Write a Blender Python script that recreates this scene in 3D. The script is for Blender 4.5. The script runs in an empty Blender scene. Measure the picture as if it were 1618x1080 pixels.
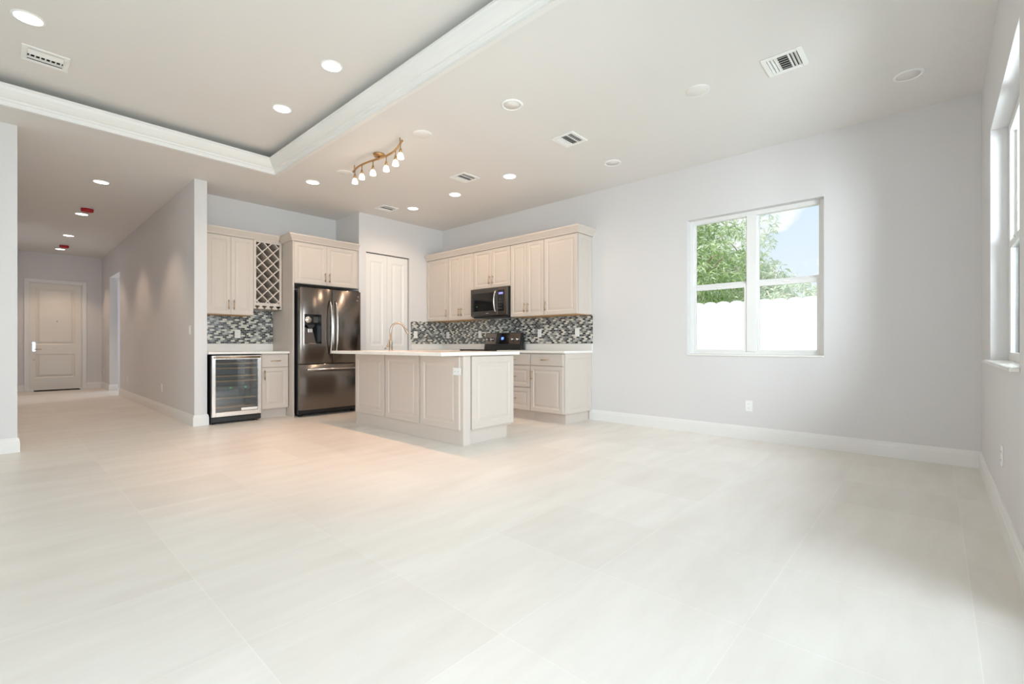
import bpy, bmesh, math, random
from mathutils import Vector, Matrix
random.seed(7)
PI = math.pi
S = bpy.context.scene
COL = S.collection

# ------------------------------------------------------------------ camera
cam_d = bpy.data.cameras.new('camera')
cam = bpy.data.objects.new('camera', cam_d)
COL.objects.link(cam)
cam_d.sensor_fit = 'HORIZONTAL'
cam_d.sensor_width = 36.0
cam_d.lens = 735.0 / 1618.0 * 36.0
cam_d.shift_y = 5.0 / 1618.0
cam_d.clip_start = 0.03
cam.location = (0, 0, 1.0)
cam.rotation_euler = (PI / 2, 0, math.radians(-47.66))
S.camera = cam

# ------------------------------------------------------------------ view
S.view_settings.view_transform = 'Standard'
S.view_settings.look = 'None'
S.view_settings.gamma = 1.0
S.view_settings.use_curve_mapping = False
S.view_settings.exposure = 0.0
S.cycles.max_bounces = 12
S.cycles.diffuse_bounces = 8
S.cycles.transparent_max_bounces = 16

# ------------------------------------------------------------------ world sky
W_ = bpy.data.worlds.new('sky'); S.world = W_
W_.use_nodes = True
nt = W_.node_tree; nt.nodes.clear()
out = nt.nodes.new('ShaderNodeOutputWorld'); bg = nt.nodes.new('ShaderNodeBackground')
tc = nt.nodes.new('ShaderNodeTexCoord'); sep = nt.nodes.new('ShaderNodeSeparateXYZ')
rmp = nt.nodes.new('ShaderNodeValToRGB'); noi = nt.nodes.new('ShaderNodeTexNoise')
crmp = nt.nodes.new('ShaderNodeValToRGB'); mix = nt.nodes.new('ShaderNodeMixRGB')
mp = nt.nodes.new('ShaderNodeMapping'); mp.inputs['Scale'].default_value = (1, 1, 1.7)
nt.links.new(tc.outputs['Generated'], sep.inputs[0]); nt.links.new(sep.outputs['Z'], rmp.inputs[0])
rmp.color_ramp.elements[0].position = 0.0; rmp.color_ramp.elements[0].color = (0.93, 0.96, 1.0, 1)
rmp.color_ramp.elements[1].position = 0.5; rmp.color_ramp.elements[1].color = (0.52, 0.74, 0.95, 1)
nt.links.new(tc.outputs['Generated'], mp.inputs[0]); nt.links.new(mp.outputs[0], noi.inputs['Vector'])
noi.inputs['Scale'].default_value = 9.0; noi.inputs['Detail'].default_value = 5.0; noi.inputs['Roughness'].default_value = 0.5
nt.links.new(noi.outputs['Fac'], crmp.inputs[0])
crmp.color_ramp.elements[0].position = 0.51; crmp.color_ramp.elements[0].color = (0, 0, 0, 1)
crmp.color_ramp.elements[1].position = 0.60; crmp.color_ramp.elements[1].color = (1, 1, 1, 1)
nt.links.new(crmp.outputs[0], mix.inputs[0]); nt.links.new(rmp.outputs[0], mix.inputs[1])
mix.inputs[2].default_value = (1.0, 1.0, 1.0, 1)
nt.links.new(mix.outputs[0], bg.inputs[0]); bg.inputs[1].default_value = 1.08
nt.links.new(bg.outputs[0], out.inputs[0])

# ------------------------------------------------------------------ sun, daylight at the glazed openings, added west fill
def aim(o, d):
    o.rotation_euler = Vector(d).to_track_quat('-Z', 'Y').to_euler()
def sun(d, e):
    l = bpy.data.lights.new('sun', 'SUN'); l.energy = e; l.angle = math.radians(1.0); l.color = (1, .97, .92)
    o = bpy.data.objects.new('sun', l); COL.objects.link(o); o.location = (6, 4, 12); aim(o, d)
def area(name, loc, d, sx, sy, e, c=(1, 1, 1)):
    l = bpy.data.lights.new(name, 'AREA'); l.shape = 'RECTANGLE'; l.size = sx; l.size_y = sy; l.energy = e; l.color = c
    o = bpy.data.objects.new(name, l); COL.objects.link(o); o.location = loc; aim(o, d)
    return o
DAY = (0.84, 0.92, 1.0)
sun((0.5, -0.42, -0.76), 5.0)
area('daylight_south_door', (0.75, -1.75, 1.35), (0.5, 1, 0.0), 4.4, 2.3, 268, DAY)
area('daylight_south_window', (3.45, -1.15, 2.05), (0.42, 1, -0.3), 1.7, 1.6, 155, DAY)
area('west_fill', (-4.6, 1.7, 1.3), (1, 0, 0), 3.6, 2.4, 92, DAY)  # added fill from an unseen opening, lights the east wall
area('daylight_side_room', (3.9, 13.45, 1.5), (-1, -0.55, -0.25), 0.35, 1.3, 32, DAY)

# ------------------------------------------------------------------ materials
def srgb(r, g, b):
    f = lambda c: ((c / 255 + .055) / 1.055) ** 2.4 if c > 10 else c / 255 / 12.92
    return (f(r), f(g), f(b), 1)
def mat(name, col, rough=.5, metal=0., spec=.5, **k):
    m = bpy.data.materials.new(name); m.use_nodes = True
    b = m.node_tree.nodes['Principled BSDF']
    b.inputs['Base Color'].default_value = col if len(col) == 4 else (*col, 1)
    b.inputs['Roughness'].default_value = rough; b.inputs['Metallic'].default_value = metal
    b.inputs['Specular IOR Level'].default_value = spec
    for kk, v in k.items():
        b.inputs[kk.replace('_', ' ')].default_value = v
    return m
def N(m, t): return m.node_tree.nodes.new(t)
def LK(m, a, b): m.node_tree.links.new(a, b)
def bsdf(m): return m.node_tree.nodes['Principled BSDF']
def add_bump(m, scale, strength, dist=.002, stretch=(1, 1, 1), detail=3):
    t = N(m, 'ShaderNodeTexCoord'); p = N(m, 'ShaderNodeMapping'); p.inputs['Scale'].default_value = stretch
    n = N(m, 'ShaderNodeTexNoise'); n.inputs['Scale'].default_value = scale; n.inputs['Detail'].default_value = detail
    b = N(m, 'ShaderNodeBump'); b.inputs['Strength'].default_value = strength; b.inputs['Distance'].default_value = dist
    LK(m, t.outputs['Object'], p.inputs[0]); LK(m, p.outputs[0], n.inputs['Vector']); LK(m, n.outputs['Fac'], b.inputs['Height'])
    LK(m, b.outputs[0], bsdf(m).inputs['Normal'])
    return m
def mottled(name, c1, c2, scale, rough, **k):
    m = mat(name, c1, rough, **k)
    t = N(m, 'ShaderNodeTexCoord'); n = N(m, 'ShaderNodeTexNoise'); n.inputs['Scale'].default_value = scale; n.inputs['Detail'].default_value = 5
    x = N(m, 'ShaderNodeMixRGB'); x.inputs[1].default_value = c1; x.inputs[2].default_value = c2
    LK(m, t.outputs['Object'], n.inputs['Vector']); LK(m, n.outputs['Fac'], x.inputs[0]); LK(m, x.outputs[0], bsdf(m).inputs['Base Color'])
    return m

M = {}
M['wall'] = add_bump(mat('wall_paint', srgb(219, 217, 217), .6), 90, .06)
M['ceiling'] = add_bump(mat('ceiling_paint', srgb(226, 224, 221), .75), 70, .08)
M['trim'] = mat('trim_paint', srgb(232, 231, 229), .35)
M['cabinet'] = add_bump(mat('cabinet_paint', srgb(206, 196, 187), .42), 60, .03)
M['birch'] = mottled('birch_underside', srgb(206, 168, 118), srgb(186, 146, 98), 6, .5)
M['rackdark'] = mat('rack_interior', srgb(168, 152, 134), .6)
M['quartz'] = mottled('white_quartz', srgb(240, 238, 234), srgb(232, 229, 224), 30, .18)
M['pull'] = mat('brushed_champagne_metal', srgb(190, 165, 138), .32, 1.)
M['nickel'] = add_bump(mat('brushed_nickel', srgb(192, 180, 168), .28, 1.), 40, .05, stretch=(1, 1, 8))
M['steel'] = mat('dark_stainless', srgb(124, 117, 112), .2, 1., Anisotropic=.8, Anisotropic_Rotation=.25)
add_bump(M['steel'], 5, .12, .004, stretch=(3, 3, .25), detail=2)
M['steelbright'] = mat('bright_stainless', srgb(226, 222, 218), .24, 1.)
M['black'] = mat('black_plastic', (.012, .012, .013), .4)
M['blackgloss'] = mat('black_glass', (.01, .01, .011), .06)
M['darkpanel'] = mat('dark_grey_panel', (.07, .065, .06), .25, .3)
M['white'] = mat('white_plastic', srgb(240, 240, 238), .35)
M['slot'] = mat('slot_dark', (.04, .04, .04), .6)
M['mosaic'] = None
M['red'] = mat('red_plastic', srgb(176, 24, 30), .4)
M['brass'] = mat('satin_brass', srgb(196, 158, 112), .3, 1.)
M['chromewhite'] = mat('polished_chrome', srgb(235, 238, 240), .15, 1.)
M['shelfwood'] = mottled('beech_wood', srgb(196, 158, 116), srgb(170, 130, 90), 12, .5)
M['coolergrey'] = mat('cooler_interior', (.16, .18, .19), .5)
M['stripblack'] = mat('matte_black', (.015, .014, .013), .8)
M['vinyl'] = mat('white_vinyl', srgb(245, 246, 248), .4)
M['bark'] = mottled('bark', srgb(200, 184, 166), srgb(168, 150, 132), 9, .85)
M['grass'] = mottled('lawn', srgb(118, 138, 82), srgb(150, 152, 110), 3, .9)
M['stainless_tag'] = mat('silver_sticker', srgb(225, 222, 215), .2, .9)
M['paper'] = mat('paper_label', srgb(236, 234, 230), .6)
M['grille'] = mat('speaker_cover_white', srgb(232, 229, 225), .6)

def emit(name, col, st, base=(.8, .8, .8, 1)):
    m = mat(name, base, .4)
    bsdf(m).inputs['Emission Color'].default_value = (*col, 1); bsdf(m).inputs['Emission Strength'].default_value = st
    return m
WARM = (1.0, .73, .51)
M['lens'] = emit('lamp_lens', (1.0, .95, .88), 7)
M['shade'] = emit('frosted_lamp_glass', (1.0, .82, .62), 5)
M['led_blue'] = emit('blue_display', (.12, .25, 1.0), 2.2, (.0, .0, .02, 1))
M['led_violet'] = emit('violet_display', (.45, .42, 1.0), 1.0, (.0, .0, .02, 1))
M['led_green'] = emit('green_digits', (.15, .9, .2), .8, (.0, .02, .0, 1))

def glass(name, tint, refl, rough=.0):
    m = bpy.data.materials.new(name); m.use_nodes = True; t = m.node_tree; t.nodes.clear()
    o = t.nodes.new('ShaderNodeOutputMaterial'); x = t.nodes.new('ShaderNodeMixShader'); fr = t.nodes.new('ShaderNodeFresnel')
    fr.inputs[0].default_value = refl
    tr = t.nodes.new('ShaderNodeBsdfTransparent'); tr.inputs[0].default_value = (*tint, 1)
    g = t.nodes.new('ShaderNodeBsdfGlossy'); g.inputs['Roughness'].default_value = rough
    t.links.new(fr.outputs[0], x.inputs[0]); t.links.new(tr.outputs[0], x.inputs[1]); t.links.new(g.outputs[0], x.inputs[2])
    t.links.new(x.outputs[0], o.inputs[0])
    return m
M['pane'] = glass('window_glass', (.97, .985, .98), 1.25)
M['coolerglass'] = glass('tinted_glass', (.86, .9, .92), 2.0)

# floor: 24 inch porcelain tiles
m = M['floor'] = mat('porcelain_tile', srgb(226, 221, 213), .36, 0., .4)
t = N(m, 'ShaderNodeTexCoord'); p = N(m, 'ShaderNodeMapping'); p.inputs['Location'].default_value = (-.556 + 6.1, -.505 + 6.1, 0)
br = N(m, 'ShaderNodeTexBrick'); br.offset = 0; br.squash = 1
br.inputs['Scale'].default_value = 1; br.inputs['Brick Width'].default_value = .61; br.inputs['Row Height'].default_value = .61
br.inputs['Mortar Size'].default_value = .002; br.inputs['Mortar Smooth'].default_value = .3; br.inputs['Bias'].default_value = 0
br.inputs['Color1'].default_value = srgb(232, 229, 223); br.inputs['Color2'].default_value = srgb(226, 222, 216); br.inputs['Mortar'].default_value = srgb(236, 233, 228)
LK(m, t.outputs['Object'], p.inputs[0]); LK(m, p.outputs[0], br.inputs['Vector'])
p2 = N(m, 'ShaderNodeMapping'); p2.inputs['Scale'].default_value = (.8, 3.2, 1)
n1 = N(m, 'ShaderNodeTexNoise'); n1.inputs['Scale'].default_value = 1.6; n1.inputs['Detail'].default_value = 7; n1.inputs['Roughness'].default_value = .6
LK(m, t.outputs['Object'], p2.inputs[0]); LK(m, p2.outputs[0], n1.inputs['Vector'])
rr = N(m, 'ShaderNodeValToRGB'); rr.color_ramp.elements[0].position = .3; rr.color_ramp.elements[1].position = .7
rr.color_ramp.elements[0].color = (.93, .915, .895, 1); rr.color_ramp.elements[1].color = (1.03, 1.03, 1.03, 1)
LK(m, n1.outputs['Fac'], rr.inputs[0])
mx = N(m, 'ShaderNodeMixRGB'); mx.blend_type = 'MULTIPLY'; mx.inputs[0].default_value = 1
LK(m, br.outputs['Color'], mx.inputs[1]); LK(m, rr.outputs[0], mx.inputs[2]); LK(m, mx.outputs[0], bsdf(m).inputs['Base Color'])
bp = N(m, 'ShaderNodeBump'); bp.inputs['Strength'].default_value = .25; bp.inputs['Distance'].default_value = .001; bp.invert = True
LK(m, br.outputs['Fac'], bp.inputs['Height']); LK(m, bp.outputs[0], bsdf(m).inputs['Normal'])

# mosaic: 2 x 1 inch glass and stone strips
m = M['mosaic'] = mat('glass_mosaic', (.3, .3, .3, 1), .14)
t = N(m, 'ShaderNodeTexCoord'); sp = N(m, 'ShaderNodeSeparateXYZ'); ad = N(m, 'ShaderNodeMath'); ad.operation = 'SUBTRACT'
cb = N(m, 'ShaderNodeCombineXYZ')
LK(m, t.outputs['Object'], sp.inputs[0]); LK(m, sp.outputs['X'], ad.inputs[0]); LK(m, sp.outputs['Y'], ad.inputs[1])
LK(m, ad.outputs[0], cb.inputs['X']); LK(m, sp.outputs['Z'], cb.inputs['Y'])
br = N(m, 'ShaderNodeTexBrick'); br.offset = .5
br.inputs['Scale'].default_value = 1; br.inputs['Brick Width'].default_value = .0508; br.inputs['Row Height'].default_value = .0244
br.inputs['Mortar Size'].default_value = .0015; br.inputs['Bias'].default_value = 0
br.inputs['Color1'].default_value = (0, 0, 0, 1); br.inputs['Color2'].default_value = (1, 1, 1, 1); br.inputs['Mortar'].default_value = (.5, .5, .5, 1)
LK(m, cb.outputs[0], br.inputs['Vector'])
rp = N(m, 'ShaderNodeValToRGB'); rp.color_ramp.interpolation = 'CONSTANT'
e = rp.color_ramp.elements
e[0].position = 0; e[0].color = (.035, .037, .040, 1)
e[1].position = .25; e[1].color = (.12, .125, .125, 1)
for pos, c in ((.42, (.24, .255, .25, 1)), (.58, (.70, .68, .60, 1)), (.82, (.06, .062, .065, 1)), (.90, (.45, .46, .43, 1))):
    k = e.new(pos); k.color = c
def mth(op, *ins):
    n_ = N(m, 'ShaderNodeMath'); n_.operation = op
    for i_, v_ in enumerate(ins):
        if isinstance(v_, (int, float)): n_.inputs[i_].default_value = v_
        else: LK(m, v_, n_.inputs[i_])
    return n_.outputs[0]
row = mth('FLOOR', mth('DIVIDE', sp.outputs['Z'], .0244))
shift = mth('MULTIPLY', mth('SUBTRACT', 1.0, mth('MODULO', row, 2.0)), .0254)
colm = mth('FLOOR', mth('DIVIDE', mth('ADD', ad.outputs[0], shift), .0508))
wn = N(m, 'ShaderNodeTexWhiteNoise'); wn.noise_dimensions = '2D'; wc = N(m, 'ShaderNodeCombineXYZ')
LK(m, colm, wc.inputs['X']); LK(m, row, wc.inputs['Y']); LK(m, wc.outputs[0], wn.inputs['Vector'])
tone = mth('FRACT', mth('ADD', mth('ADD', mth('MULTIPLY', colm, .618), mth('MULTIPLY', row, .37)), mth('ADD', mth('MULTIPLY', wn.outputs['Value'], .34), 40.0)))
LK(m, tone, rp.inputs[0])
mx = N(m, 'ShaderNodeMixRGB'); mx.inputs[2].default_value = (.50, .49, .46, 1)
LK(m, br.outputs['Fac'], mx.inputs[0]); LK(m, rp.outputs[0], mx.inputs[1]); LK(m, mx.outputs[0], bsdf(m).inputs['Base Color'])
bp = N(m, 'ShaderNodeBump'); bp.inputs['Strength'].default_value = .4; bp.inputs['Distance'].default_value = .001; bp.invert = True
LK(m, br.outputs['Fac'], bp.inputs['Height']); LK(m, bp.outputs[0], bsdf(m).inputs['Normal'])

def leaf_mat(name, cols):
    m = mat(name, cols[0], .55)
    g = N(m, 'ShaderNodeNewGeometry'); r = N(m, 'ShaderNodeValToRGB')
    r.color_ramp.elements[0].color = cols[0]; r.color_ramp.elements[1].color = cols[-1]
    for i, c in enumerate(cols[1:-1]):
        k = r.color_ramp.elements.new((i + 1) / (len(cols) - 1)); k.color = c
    LK(m, g.outputs['Random Per Island'], r.inputs[0]); LK(m, r.outputs[0], bsdf(m).inputs['Base Color'])
    o = m.node_tree.nodes['Material Output']; x = N(m, 'ShaderNodeMixShader'); x.inputs[0].default_value = .4
    tl = N(m, 'ShaderNodeBsdfTranslucent'); LK(m, r.outputs[0], tl.inputs[0])
    LK(m, bsdf(m).outputs[0], x.inputs[1]); LK(m, tl.outputs[0], x.inputs[2]); LK(m, x.outputs[0], o.inputs[0])
    return m
M['leaf'] = leaf_mat('green_leaves', [srgb(142, 174, 102), srgb(186, 206, 146), srgb(218, 228, 190), srgb(238, 240, 220)])
M['leaf_glare'] = leaf_mat('glare_pale_leaves', [srgb(206, 218, 194), srgb(226, 234, 218), srgb(244, 240, 226)])  # window glare and haze painted into the leaf colour

# ------------------------------------------------------------------ mesh helpers
class MB:
    def __init__(s): s.bm = bmesh.new()
    def box(s, a, b, bev=0., seg=1):
        x0, y0, z0 = [min(p, q) for p, q in zip(a, b)]; x1, y1, z1 = [max(p, q) for p, q in zip(a, b)]
        v = [s.bm.verts.new(c) for c in ((x0, y0, z0), (x1, y0, z0), (x1, y1, z0), (x0, y1, z0), (x0, y0, z1), (x1, y0, z1), (x1, y1, z1), (x0, y1, z1))]
        fs = [s.bm.faces.new([v[i] for i in f]) for f in ((0, 3, 2, 1), (4, 5, 6, 7), (0, 1, 5, 4), (1, 2, 6, 5), (2, 3, 7, 6), (3, 0, 4, 7))]
        if bev > 0:
            es = list({e for f in fs for e in f.edges})
            bmesh.ops.bevel(s.bm, geom=es, offset=bev, segments=seg, affect='EDGES', profile=.5)
        return s
    def quad(s, *pts):
        s.bm.faces.new([s.bm.verts.new(p) for p in pts]); return s
    def tube(s, pts, r, n=10, smooth=True, caps=True):
        pts = [Vector(p) for p in pts]; rs = r if isinstance(r, (list, tuple)) else [r] * len(pts)
        rings = []; up = None
        for i, p in enumerate(pts):
            d = (pts[min(i + 1, len(pts) - 1)] - pts[max(i - 1, 0)]).normalized()
            if up is None:
                up = Vector((0, 0, 1)) if abs(d.z) < .9 else Vector((1, 0, 0))
            sd = d.cross(up).normalized(); up = sd.cross(d).normalized()
            rings.append([s.bm.verts.new(p + (sd * math.cos(2 * PI * k / n) + up * math.sin(2 * PI * k / n)) * rs[i]) for k in range(n)])
        for a, b in zip(rings, rings[1:]):
            for k in range(n):
                f = s.bm.faces.new((a[k], b[k], b[(k + 1) % n], a[(k + 1) % n])); f.smooth = smooth
        if caps:
            s.bm.faces.new(rings[0]); s.bm.faces.new(rings[-1][::-1])
        return s
    def lathe(s, prof, c=(0, 0, 0), n=28, axis='z', smooth=True):
        c = Vector(c); rings = []
        def P(r, h, k):
            a = 2 * PI * k / n; u, w = r * math.cos(a), r * math.sin(a)
            return c + (Vector((u, w, h)) if axis == 'z' else Vector((u, h, w)) if axis == 'y' else Vector((h, u, w)))
        for r, h in prof:
            rings.append([s.bm.verts.new(P(r, h, k)) for k in range(n)] if r > 1e-6 else [s.bm.verts.new(P(0, h, 0))])
        for a, b in zip(rings, rings[1:]):
            for k in range(n):
                if len(a) == 1 and len(b) == 1: continue
                if len(a) == 1: f = s.bm.faces.new((a[0], b[(k + 1) % n], b[k]))
                elif len(b) == 1: f = s.bm.faces.new((a[k], a[(k + 1) % n], b[0]))
                else: f = s.bm.faces.new((a[k], a[(k + 1) % n], b[(k + 1) % n], b[k]))
                f.smooth = smooth
        return s
    def panel(s, w, h, rings, x0=0., z0=0., t=None):
        """face in the xz plane looking to -y: rings of (inset, y), first = back edge"""
        R = []
        for i, y in rings:
            R.append([s.bm.verts.new(c) for c in ((x0 + i, y, z0 + i), (x0 + w - i, y, z0 + i), (x0 + w - i, y, z0 + h - i), (x0 + i, y, z0 + h - i))])
        for a, b in zip(R, R[1:]):
            for k in range(4):
                s.bm.faces.new((a[k], a[(k + 1) % 4], b[(k + 1) % 4], b[k]))
        s.bm.faces.new(R[-1]); s.bm.faces.new(R[0][::-1])
        return s
    def prism(s, poly, axis, a, b):
        """poly of 2-D points swept along axis from a to b; axis x: (y,z), y: (x,z), z: (x,y)"""
        f = {'x': lambda p, t: (t, p[0], p[1]), 'y': lambda p, t: (p[0], t, p[1]), 'z': lambda p, t: (p[0], p[1], t)}[axis]
        A = [s.bm.verts.new(f(p, a)) for p in poly]; B = [s.bm.verts.new(f(p, b)) for p in poly]
        n = len(poly)
        for k in range(n): s.bm.faces.new((A[k], A[(k + 1) % n], B[(k + 1) % n], B[k]))
        s.bm.faces.new(A[::-1]); s.bm.faces.new(B)
        return s
    def sweep(s, path, prof, closed_prof=True):
        """mitred sweep of a profile (offset sideways, z) along a horizontal path; offset is to the right of travel"""
        path = [Vector((p[0], p[1])) for p in path]; rings = []
        for i, p in enumerate(path):
            d0 = (p - path[i - 1]).normalized() if i else None
            d1 = (path[i + 1] - p).normalized() if i < len(path) - 1 else None
            n0 = Vector((d0.y, -d0.x)) if d0 else None; n1 = Vector((d1.y, -d1.x)) if d1 else None
            if n0 is None: nn = n1
            elif n1 is None: nn = n0
            else:
                nn = (n0 + n1); nn = nn / nn.length_squared * 2
            rings.append([s.bm.verts.new((p.x + nn.x * o, p.y + nn.y * o, z)) for o, z in prof])
        n = len(prof)
        for a, b in zip(rings, rings[1:]):
            for k in range(n): s.bm.faces.new((a[k], a[(k + 1) % n], b[(k + 1) % n], b[k]))
        s.bm.faces.new(rings[0]); s.bm.faces.new(rings[-1][::-1])
        return s
    def mesh(s, name):
        bmesh.ops.recalc_face_normals(s.bm, faces=s.bm.faces)
        me = bpy.data.meshes.new(name); s.bm.to_mesh(me); s.bm.free(); return me
    def build(s, name, m, parent=None, loc=(0, 0, 0), rot=(0, 0, 0)):
        return put(name, s.mesh(name), m, parent, loc, rot)
def put(name, me, m, parent=None, loc=(0, 0, 0), rot=(0, 0, 0)):
    if m is not None and not me.materials: me.materials.append(M[m])
    o = bpy.data.objects.new(name, me); COL.objects.link(o); o.location = loc; o.rotation_euler = rot
    if parent: o.parent = parent
    return o
def tag(o, label, cat, group=None):
    o['label'] = label; o['category'] = cat; o['kind'] = 'thing'
    if group: o['group'] = group
    return o
def thing(name, label, cat, loc=(0, 0, 0), rz=0., group=None):
    o = bpy.data.objects.new(name, None); COL.objects.link(o); o.location = loc; o.rotation_euler = (0, 0, rz)
    o.empty_display_size = .1
    return tag(o, label, cat, group)
def struct(o):
    o['kind'] = 'structure'; return o
def copy_tree(o, parent=None):
    c = o.copy(); COL.objects.link(c)
    if parent: c.parent = parent
    for ch in list(o.children): copy_tree(ch, c)
    return c

# ------------------------------------------------------------------ room shell
H, T = 3.05, 3.275
XE, YS = 5.35, -0.275
YK, YP, YF = 7.3, 6.57, 6.35            # kitchen back wall, pantry wall, pillar face
HX0, HX1, KX = 0.10, 1.60, 1.735        # hall west, hall east, kitchen side of that wall
YH = 14.6
XW = -4.0

struct(MB().box((XW - .6, YS - 1.2, -.12), (XE + .2, YH + .3, 0)).build('floor', 'floor'))

def wall(name, axis, p0, p1, u0, u1, z0, z1, holes=(), m='wall'):
    """slab whose thickness runs p0..p1 on 'axis', u along the other; holes = (u0,u1,z0,z1)"""
    us = sorted({u0, u1, *[h[0] for h in holes], *[h[1] for h in holes]}); zs = sorted({z0, z1, *[h[2] for h in holes], *[h[3] for h in holes]})
    solid = lambda i, j: 0 <= i < len(us) - 1 and 0 <= j < len(zs) - 1 and not any(h[0] <= (us[i] + us[i + 1]) / 2 <= h[1] and h[2] <= (zs[j] + zs[j + 1]) / 2 <= h[3] for h in holes)
    b = MB(); P = (lambda p, u, z: (p, u, z)) if axis == 'x' else (lambda p, u, z: (u, p, z))
    for i in range(len(us) - 1):
        for j in range(len(zs) - 1):
            if not solid(i, j): continue
            a, c, d, e = us[i], us[i + 1], zs[j], zs[j + 1]
            for p in (p0, p1): b.quad(P(p, a, d), P(p, c, d), P(p, c, e), P(p, a, e))
            if not solid(i - 1, j): b.quad(P(p0, a, d), P(p1, a, d), P(p1, a, e), P(p0, a, e))
            if not solid(i + 1, j): b.quad(P(p0, c, d), P(p1, c, d), P(p1, c, e), P(p0, c, e))
            if not solid(i, j - 1): b.quad(P(p0, a, d), P(p0, c, d), P(p1, c, d), P(p1, a, d))
            if not solid(i, j + 1): b.quad(P(p0, a, e), P(p0, c, e), P(p1, c, e), P(p1, a, e))
    bmesh.ops.remove_doubles(b.bm, verts=b.bm.verts, dist=1e-5)
    return struct(b.build(name, m))

W1 = (.80, 2.13, .88, 2.44)              # window in the east wall (Y, z)
W2 = (3.05, 4.54, .88, 2.46)             # window in the south wall (X, z)
D3 = (-2.1, 2.55, 0.0, 2.45)             # glazed door in the south wall
D4 = (-.1, 3.6, 0.0, 2.45)                # unseen glazed opening added in the west wall for its light
PD = (3.83, 4.635, 0.0, 2.462)           # pantry door hole
HO = (12.11, 13.41, 0.0, 2.48)           # cased opening in the hall
FD = (.40, 1.262, 0.0, 2.385)            # front door
wall('wall_east', 'x', XE, XE + .2, YS - .2, YP + .9, 0, H, [W1])
wall('wall_south', 'y', YS - .2, YS, XW - .2, XE, 0, H, [W2, D3])
wall('wall_west', 'x', XW - .2, XW, YS, YF + .15, 0, H, [D4])
wall('wall_pillar', 'y', YF, YF + .13, XW, HX0 - .13, 0, H)
wall('wall_hall_west', 'x', HX0 - .13, HX0, YF, YH + .15, 0, H)
wall('wall_hall_east', 'x', HX1, KX, 6.75, YH + .15, 0, H, [HO])
wall('wall_hall_end', 'y', YH, YH + .15, HX0, HX1, 0, H, [FD])
wall('wall_kitchen', 'y', YK, YK + .12, KX, 3.71, 0, H)
wall('wall_pantry_side', 'x', 3.71, 3.82, YP + .12, YK + .12, 0, H)
wall('wall_pantry', 'y', YP, YP + .12, 3.71, XE, 0, H, [PD])
wall('wall_pantry_back', 'y', YK + .3, YK + .4, 3.82, XE, 0, H)
wall('wall_side_room', 'y', 13.95, 14.05, KX, 4.4, 0, H)
wall('wall_side_room_near', 'y', 10.9, 11.0, KX, 4.4, 0, H)
wall('wall_side_room_east', 'x', 4.2, 4.3, 11.0, 13.95, 0, H)

# ceiling with raised tray
TX0, TX1, TY0, TY1 = -2.6, 2.215, .7, 5.86
b = MB()
xs = [XW - .2, TX0, TX1, XE + .2]; ys = [YS - .2, TY0, TY1, YH + .15]
for i in range(3):
    for j in range(3):
        if i == 1 and j == 1: continue
        b.box((xs[i], ys[j], H), (xs[i + 1], ys[j + 1], 3.19))
CG = .17
for a_, c_ in (((xs[0], ys[0]), (TX0 - CG, ys[3])), ((TX1 + CG, ys[0]), (xs[3], ys[3])), ((TX0 - CG, ys[0]), (TX1 + CG, TY0 - CG)), ((TX0 - CG, TY1 + CG), (TX1 + CG, ys[3]))):
    b.box((*a_, 3.19), (*c_, T))
b.box((xs[0], ys[0], T), (xs[3], ys[3], T + .12))
struct(b.build('ceiling', 'ceiling'))
struct(MB().box((XW - 4.2, -1.0, 2.75), (XW - .2, 7.2, 2.9)).build('sun_block_roof', 'trim'))  # unseen slab added to keep the sun out of the west opening

# tray crown (three stepped mouldings), inner side of the tray
prof = [(0, 3.04), (-.035, 3.04), (-.035, 3.05), (.0, 3.05), (0, 3.20), (.085, 3.20), (.105, 3.195), (.105, 3.178), (.098, 3.172), (.088, 3.150), (.066, 3.120), (.046, 3.102), (.030, 3.094), (.028, 3.078), (.018, 3.072), (.010, 3.055), (.010, 3.037)]
struct(MB().sweep([(TX1, TY0), (TX1, TY1), (TX0, TY1), (TX0, TY0), (TX1, TY0)], [(-o, z) for o, z in prof]).build('trim_1', 'trim'))

# baseboards
BB = [(0, 0), (.017, 0), (.017, .098), (.014, .104), (.013, .118), (.010, .126), (.006, .137), (0, .137)]
def baseboard(name, path, side=1):
    struct(MB().sweep(path, [(o * side, z) for o, z in BB]).build('baseboard_' + name, 'trim'))
baseboard('east', [(XE, YS), (XE, 3.455)], -1)
baseboard('south', [(D3[1] + .02, YS), (XE - .017, YS)], -1)
baseboard('hall_east', [(KX, 6.80), (KX, 6.75), (HX1, 6.75), (HX1, HO[0])], -1)
baseboard('hall_far', [(KX, HO[1]), (HX1, HO[1]), (HX1, YH)], -1)
baseboard('hall_end', [(FD[1] + .075, YH), (HX1, YH)], 1)
baseboard('hall_entry', [(HX0, YH), (FD[0] - .075, YH)], 1)
baseboard('hall_west', [(XW, YF), (HX0, YF), (HX0, YH)], 1)

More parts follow.
